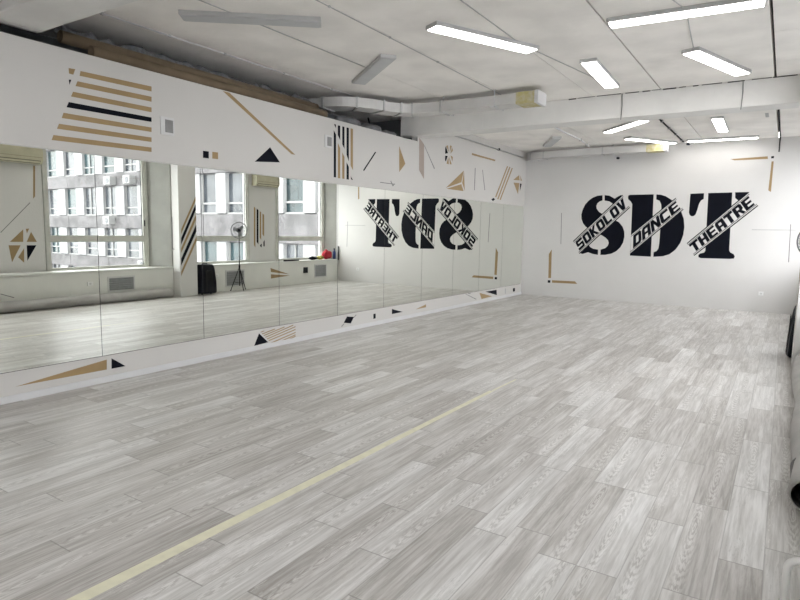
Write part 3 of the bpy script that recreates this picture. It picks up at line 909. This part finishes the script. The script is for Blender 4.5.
# ------------------------------------------------------------------ outlets
def outlet(c, ax, label, part='socket'):
    x, y, z = c
    t = thing('wall_outlet', label, 'outlet', c)
    if ax == 'B':
        obj('outlet_plate', B(x-.045, x+.045, L-.02, L, z-.04, z+.04, bev=.005), 'outlet', t)
        obj(part, B(x-.02, x+.02, L-.022, L-.018, z-.02, z+.02), 'vent', t)
    else:
        obj('outlet_plate', B(W-.02, W, y-.06, y+.06, z-.04, z+.04, bev=.005), 'outlet', t)
        obj(part, B(W-.022, W-.018, y-.02, y+.02, z-.02, z+.02), 'vent', t)


a = hit(761, 293.5, 1, L)
outlet((a.x, L, a.z), 'B', 'white wall outlet low on the back wall')
outlet((W, 6.72, .42), 'R', 'white wall outlet left of the first grey grille')
outlet((W, 9.97, .42), 'R', 'white wall outlet between the loudspeaker and second grille')
tag(obj('socket_box', B(W-.03, W, 13.20, 13.37, .32, .49, bev=.004), 'blackp'), 'small black box on the low wall near last grille', 'socket box')

# ------------------------------------------------------------------ radiator grilles
for y0, y1, z0, z1, lab in ((7.10, 7.73, .21, .545, 'grey slatted grille in low wall under the first window'), (10.26, 10.90, .10, .54, 'grey slatted grille behind the fan stand'), (13.69, 14.26, .15, .56, 'grey slatted grille under the last window')):
    t = thing('wall_grille', lab, 'grille', (W, (y0+y1)/2, z0), 'grey grilles in the low wall')
    bm = bmesh.new()
    f = .035
    box(bm, W-.012, W, y0, y1, z0, z0+f)
    box(bm, W-.012, W, y0, y1, z1-f, z1)
    box(bm, W-.012, W, y0, y0+f, z0+f, z1-f)
    box(bm, W-.012, W, y1-f, y1, z0+f, z1-f)
    obj('grille_frame', bm, 'vent', t)
    bm = B(W-.003, W-.001, y0+f, y1-f, z0+f, z1-f)
    n_ = 6
    for k in range(n_):
        z = z0+f+(z1-z0-2*f)*(k+.15)/n_
        obox(bm, (W-.010, (y0+y1)/2, z+.02), (.007, 0, .006), (0, (y1-y0)/2-f, 0), (-.001, 0, .014))
    obj('grille_slats', bm, 'grille', t)

# ------------------------------------------------------------------ air conditioners
for y0, y1, lab in ((5.08, 6.04, 'ivory air conditioner left of the first window, seen in mirror'), (11.60, 12.47, 'ivory air conditioner between the two far windows')):
    t = thing('air_conditioner', lab, 'air conditioner', (WP, (y0+y1)/2, 2.78), 'wall air conditioners seen in the mirror')
    bm = bmesh.new()
    pr = [(WP, 2.78), (WP-.14, 2.78), (WP-.20, 2.85), (WP-.205, 3.02), (WP-.17, 3.08), (WP, 3.08)]
    prism(bm, [(x, y0, z) for x, z in pr], (0, 1, 0), y1-y0)
    obj('housing', bm, 'acb', t)
    obj('air_slot', obox(bmesh.new(), (WP-.174, (y0+y1)/2, 2.815), (.025, 0, -.028), (0, (y1-y0)/2-.05, 0), (-.004, 0, -.004)), 'acd', t)
    obj('louvre', obox(bmesh.new(), (WP-.186, (y0+y1)/2, 2.812), (.012, 0, -.014), (0, (y1-y0)/2-.06, 0), (-.003, 0, -.003)), 'acb', t)
    obj('front_panel_line', B(WP-.2075, WP-.203, y0+.02, y1-.02, 2.90, 2.905), 'acd', t)

# ------------------------------------------------------------------ loudspeaker
t = thing('loudspeaker', 'black upright loudspeaker on floor beside the column', 'loudspeaker', (6.05, 9.47, 0))
bm = bmesh.new()
prof = [(5.925, 9.29), (6.04, 9.26), (6.17, 9.29), (6.17, 9.68), (5.92, 9.74), (5.895, 9.50)]
zs = [(0.02, .94), (.05, 1), (.30, 1.0), (.62, .93), (.70, .86), (.725, .76)]
cx_, cy_ = 6.05, 9.47
rings = []
for z, k in zs:
    rings.append([bm.verts.new((cx_+(x-cx_)*k+(.045*(z/.72)**2 if x < cx_ else 0), cy_+(y-cy_)*k, z)) for x, y in prof])
for A, D in zip(rings, rings[1:]):
    for k in range(6):
        bm.faces.new((A[k], A[(k+1) % 6], D[(k+1) % 6], D[k]))
bm.faces.new(rings[0])
bm.faces.new(rings[-1])
bmesh.ops.bevel(bm, geom=list(bm.edges), offset=.012, segments=2, affect='EDGES')
obj('cabinet', bm, 'blackp', t)
obj('handle', tube(bmesh.new(), [(6.05, 9.40, .70), (6.05, 9.40, .745), (6.05, 9.55, .745), (6.05, 9.55, .70)], .012, 8), 'blackm', t)
bm = bmesh.new()
obox(bm, (5.915, 9.50, .32), (.006, 0, .0), (0, .10, 0), (.006, 0, .25), bev=.004)
obj('speaker_grille', bm, 'blackm', t)
for dx, dy in ((5.99, 9.34), (6.12, 9.34), (5.99, 9.60), (6.12, 9.60)):
    obj('foot', tube(bmesh.new(), [(dx, dy, 0), (dx, dy, .03)], .02, 10), 'blackp', t)

# ------------------------------------------------------------------ stand fan
fx, fz = 6.09, 1.56
fy = hitm(238.5, 231, fx).y
t = thing('pedestal_fan', 'black tripod fan with round wire guard by the far windows', 'fan', (fx, fy, 0))
obj('pole', tube(bmesh.new(), [(fx, fy, .12), (fx, fy, fz-.14)], .012, 10), 'blackm', t)
obj('pole_collar', tube(bmesh.new(), [(fx, fy, .56), (fx, fy, .66)], .022, 10), 'blackp', t)
for k in range(3):
    dx, dy = ((.25, -.9), (-.35, .15), (.3, 1.0))[k]
    rr = .27
    lg = obj('leg', tube(bmesh.new(), [(fx+dx*.015, fy+dy*.015, .58), (fx+dx*rr, fy+dy*.27, .012)], .010, 8), 'blackm', t)
    obj('leg_brace', tube(bmesh.new(), [(fx, fy, .2), (fx+dx*rr*.62, fy+dy*.27*.62, .23)], .006, 6), 'blackm', lg)
    obj('rubber_foot', blob(bmesh.new(), (fx+dx*rr, fy+dy*.27, .014), .018, .018, .014, amp=0, sub=2), 'blackp', lg)
# head faces the mirror and the room
hd = Vector((-.75, -.66, 0)).normalized()
hs = Vector((-hd.y, hd.x, 0))
hz = Vector((0, 0, 1))
hc = Vector((fx, fy, fz))
obj('motor', tube(bmesh.new(), [hc+hd*(-.13), hc+hd*(-.10), hc+hd*.0], [.035, .06, .055], 16), 'blackp', t)
obj('neck', tube(bmesh.new(), [(fx, fy, fz-.15), hc-hd*.06], .02, 10), 'blackp', t)
bm = bmesh.new()
gr = .205
ring = lambda r, o_: [hc+hd*o_+(hs*math.cos(a)+hz*math.sin(a))*r for a in [2*PI*k/32 for k in range(32)]]
tube(bm, ring(gr, .03), .011, 6, closed=True)
for o_, rr in ((.07, .12), (.085, .06), (-.01, .12)):
    tube(bm, ring(rr, o_), .003, 5, closed=True)
for k in range(28):
    a = 2*PI*k/28
    e = hs*math.cos(a)+hz*math.sin(a)
    tube(bm, [hc+hd*.09+e*.03, hc+hd*.08+e*.09, hc+hd*.06+e*.16, hc+hd*.03+e*gr, hc-hd*.01+e*.12, hc-hd*.02+e*.05], .0032, 5)
obj('wire_guard', bm, 'fangrey', t)
obj('guard_badge', tube(bmesh.new(), [hc+hd*.085, hc+hd*.095], .035, 16), 'blackp', t)
for k in range(3):
    a = 2*PI*k/3+.3
    pts = []
    for rr, da in ((.03, -.5), (.09, -.55), (.145, -.35), (.15, .0), (.14, .35), (.08, .45), (.03, .4)):
        e = hs*math.cos(a+da)+hz*math.sin(a+da)
        pts.append(hc+hd*(.04+.03*da)+e*rr)
    obj('fan_blade', prism(bmesh.new(), pts, hd, .004), 'fanblade', t)

# ------------------------------------------------------------------ rolled vinyl
bm = bmesh.new()
yy = 4.06
n_ = 26
cxr, rr = 6.025, .118
path_ = []
rnd = random.Random(9)
ends = []
rings = []
for i in range(30):
    y = yy+(8.55-yy)*i/29
    w_ = 1+.06*math.sin(i*.9)*math.sin(i*.37+1)
    q = []
    for k in range(n_):
        a = 2*PI*k/n_
        sq = 1.0+.05*math.sin(3*a+i*.5)
        q.append(bm.verts.new((cxr+.05*min(1, i/14)+.008*math.sin(i*.5)+math.cos(a)*rr*sq, y, rr*.9*w_+math.sin(a)*rr*.9*sq*w_)))
    rings.append(q)
for A, D in zip(rings, rings[1:]):
    for k in range(n_):
        f = bm.faces.new((A[k], A[(k+1) % n_], D[(k+1) % n_], D[k]))
        f.smooth = True
# inner wall of the near end
inner = []
for dy in (0, .5):
    inner.append([bm.verts.new((cxr+math.cos(2*PI*k/n_)*rr*.9, yy+dy, rr*.9+math.sin(2*PI*k/n_)*rr*.8)) for k in range(n_)])
for k in range(n_):
    bm.faces.new((rings[0][k], rings[0][(k+1) % n_], inner[0][(k+1) % n_], inner[0][k]))
bm.faces.new(rings[-1])
t = thing('vinyl_roll', 'long grey rolled vinyl sheet on floor along window wall', 'vinyl roll', (cxr, yy, 0))
bm2 = bmesh.new()
A = [bm2.verts.new(v.co) for v in inner[0]]
D = [bm2.verts.new(v.co) for v in inner[1]]
for k in range(n_):
    bm2.faces.new((A[k], A[(k+1) % n_], D[(k+1) % n_], D[k]))
bm2.faces.new(D)
# spiral sheet end inside
sp = [(cxr+math.cos(a)*r_, 0, rr*.9+math.sin(a)*r_*.9) for a, r_ in [(k*.35, .105-.0022*k) for k in range(36)]]
va = [bm2.verts.new((x, yy+.03, z)) for x, _, z in sp]
vb = [bm2.verts.new((x, yy+.45, z)) for x, _, z in sp]
for k in range(35):
    bm2.faces.new((va[k], va[k+1], vb[k+1], vb[k]))
bmesh.ops.delete(bm, geom=inner[1], context='VERTS')
obj('outer_sheet', bm, 'vinyl', t)
obj('inner_layers', bm2, 'vinyld', t, label='dark hollow end of the roll')

# ------------------------------------------------------------------ white tube frame close by
c = CAM+(fw+rt*((788-400)/F)-up*((558-300)/F))*1.85
x0, y0, zt = c.x, c.y, c.z
t = thing('tubular_stand', 'white bent metal tube stand at the bottom right corner', 'stand', (x0, y0, 0))
def ubend(y):
    pts = [(x0, y, .012)]
    R1 = .035
    pts.append((x0, y, zt-R1))
    for k in range(1, 6):
        a = PI-PI/2*k/6
        pts.append((x0+R1+math.cos(a)*R1, y, zt-R1+math.sin(a)*R1))
    xr = x0+.30
    pts.append((x0+R1, y, zt))
    pts.append((xr-R1, y, zt))
    for k in range(1, 6):
        a = PI/2-PI/2*k/6
        pts.append((xr-R1+math.cos(a)*R1, y, zt-R1+math.sin(a)*R1))
    pts.append((xr, y, zt-R1))
    pts.append((xr, y, .012))
    return tube(bmesh.new(), pts, .0115, 14)
obj('tube_frame', ubend(y0), 'tube', t)
obj('tube_frame', ubend(y0-.32), 'tube', t)
for x in (x0, x0+.30):
    obj('cross_bar', tube(bmesh.new(), [(x, y0-.32, .16), (x, y0, .16)], .009, 10), 'tube', t)
    for y in (y0, y0-.32):
        obj('foot_cap', tube(bmesh.new(), [(x, y, 0), (x, y, .03)], .014, 12), 'blackp', t)

# ------------------------------------------------------------------ things on the sill by the back wall
zs_ = .69
tag(obj('red_bundle', blob(bmesh.new(), (6.36, 14.44, zs_+.14), .11, .17, .14, seed=5, amp=.25), 'red'), 'red crumpled bundle on the sill near the back wall', 'bundle')
bt = thing('blue_bottle', 'dark blue bottle on the sill right of the red bundle', 'bottle', (6.30, 14.74, zs_))
obj('bottle_body', tube(bmesh.new(), [(6.30, 14.74, zs_), (6.30, 14.74, zs_+.22), (6.30, 14.74, zs_+.27), (6.30, 14.74, zs_+.30)], [.045, .045, .02, .02], 14), 'blue', bt)
obj('bottle_cap', tube(bmesh.new(), [(6.30, 14.74, zs_+.30), (6.30, 14.74, zs_+.34)], .024, 12), 'blackp', bt)
tag(obj('yellow_cloth', blob(bmesh.new(), (6.36, 14.13, zs_+.06), .10, .10, .06, seed=7, amp=.25), 'olive'), 'olive yellow cloth heap on the sill beside red bundle', 'cloth')
tag(obj('dark_heap', blob(bmesh.new(), (6.36, 13.80, zs_+.05), .07, .17, .055, seed=11, amp=.2), 'blackp'), 'dark heap on the sill left of the yellow cloth', 'heap')
tag(obj('black_bar', B(6.25, 6.31, 12.45, 13.05, zs_, zs_+.04, bev=.005), 'blackp'), 'flat black bar lying on the sill of the last window', 'bar')
tag(obj('dark_pole', tube(bmesh.new(), [(6.19, 14.81, .66), (6.19, 14.81, 1.10)], .018, 8), 'blackp'), 'short dark upright stick in the corner by the back wall', 'stick')
# grey tube clipped to the column side
tag(obj('column_conduit', tube(bmesh.new(), [(W-.01, COLY0-.012, 1.85), (W-.01, COLY0-.012, 1.12), (W-.07, COLY0-.012, 1.10)], .010, 8), 'greyp'), 'thin grey conduit on the side of the column', 'conduit')

# ------------------------------------------------------------------ buildings across the courtyard
def facade(name, label, x0, x1, yf, rows, per, pw, shift, seed):
    t = thing(name, label, 'building', (x0, yf, -8))
    bm = B(x0, x1, yf+.25, yf+8, -10, 16)
    body = obj('wall', bm, 'conc', t)
    rnd = random.Random(seed)
    n_ = int((x1-x0)/per)+1
    for (za, zb) in rows:
        # window band with pilasters between windows
        for k in range(n_):
            xa = x0+shift+k*per
            if xa+per > x1:
                break
            p_ = obj('pilaster', B(xa, xa+pw, yf-.02, yf+.26, za-.05, zb+.05), 'pil', t)
            wf = obj('window', B(xa+pw, xa+per, yf+.22, yf+.30, za, zb), 'curtain' if rnd.random() < .4 else 'fglass', t)
            bm = bmesh.new()
            zc = za+(zb-za)*.24
            box(bm, xa+pw, xa+per, yf+.14, yf+.22, zc-.04, zc+.05)
            xm = xa+pw+(per-pw)*rnd.choice((.0, .96, .5))
            box(bm, xm, xm+.05, yf+.14, yf+.22, za, zb)
            box(bm, xa+pw, xa+per, yf+.08, yf+.24, za-.09, za)
            obj('window_bars', bm, 'ffr', wf)
    for (za, zb), (zc, zd) in zip(rows, rows[1:]):
        k = x0
        while k < x1-.5:
            obj('concrete_panel', B(k+.02, min(k+per*2, x1)-.02, yf-.10, yf+.25, zb+.06, zc-.10, bev=.02), 'conc', t)
            k += per*2
    return t


rowsA = [(-4.2, -2.0), (-.85, 1.42), (2.62, 4.85), (6.05, 8.3), (9.5, 11.7)]
facade('office_building', 'weathered concrete office block with white pilasters outside first window', 24, 60, 28.6, rowsA, 3.0, 1.2, .6, 3)
rowsB = [(-4.6, -2.5), (-1.1, .9), (2.40, 4.30), (5.9, 7.8), (9.3, 11.2)]
facade('office_building', 'closer concrete wing with white pilasters outside the far windows', 7.6, 23, 20.2, rowsB, 1.95, .72, .35, 5)
for i, (x, y, z, lab) in enumerate(((41.2, 28.3, 2.1, 'outdoor air conditioner on the facade, below the middle windows'), (38.2, 28.3, 5.3, 'outdoor air conditioner high on the facade, left of two'), (40.9, 28.3, 5.3, 'outdoor air conditioner high on the facade, right of two'), (36.6, 28.3, -1.35, 'outdoor air conditioner low on the facade'))):
    t = thing('outdoor_air_conditioner', lab, 'air conditioner', (x, y, z), 'outdoor units on the opposite facade')
    obj('unit_housing', B(x-.45, x+.45, y-.4, y+.17, z-.3, z+.35, bev=.03), 'ffr', t)
    obj('fan_grille', tube(bmesh.new(), [(x-.08, y-.42, z), (x-.08, y-.40, z)], .24, 20), 'fglass', t)
struct('ground', B(WP+1, 70, Y0-20, 45, -10.2, -10), 'street', label='street far below the windows')

# ------------------------------------------------------------------ light
w = bpy.data.worlds.new('world')
SC.world = w
w.use_nodes = True
nt = w.node_tree
bg = nt.nodes['Background']
tc = nt.nodes.new('ShaderNodeTexCoord')
gn = nt.nodes.new('ShaderNodeTexNoise')
gn.inputs['Scale'].default_value = 1.5
rp = nt.nodes.new('ShaderNodeValToRGB')
rp.color_ramp.elements[0].color = (.93, .95, 1, 1)
rp.color_ramp.elements[1].color = (1, .985, .95, 1)
nt.links.new(tc.outputs['Generated'], gn.inputs['Vector'])
nt.links.new(gn.outputs['Fac'], rp.inputs['Fac'])
nt.links.new(rp.outputs['Color'], bg.inputs['Color'])
bg.inputs['Strength'].default_value = 9.0

SC.view_settings.view_transform = 'Standard'
SC.view_settings.look = 'None'
SC.view_settings.gamma = 1
SC.view_settings.use_curve_mapping = False
SC.view_settings.exposure = 0.17
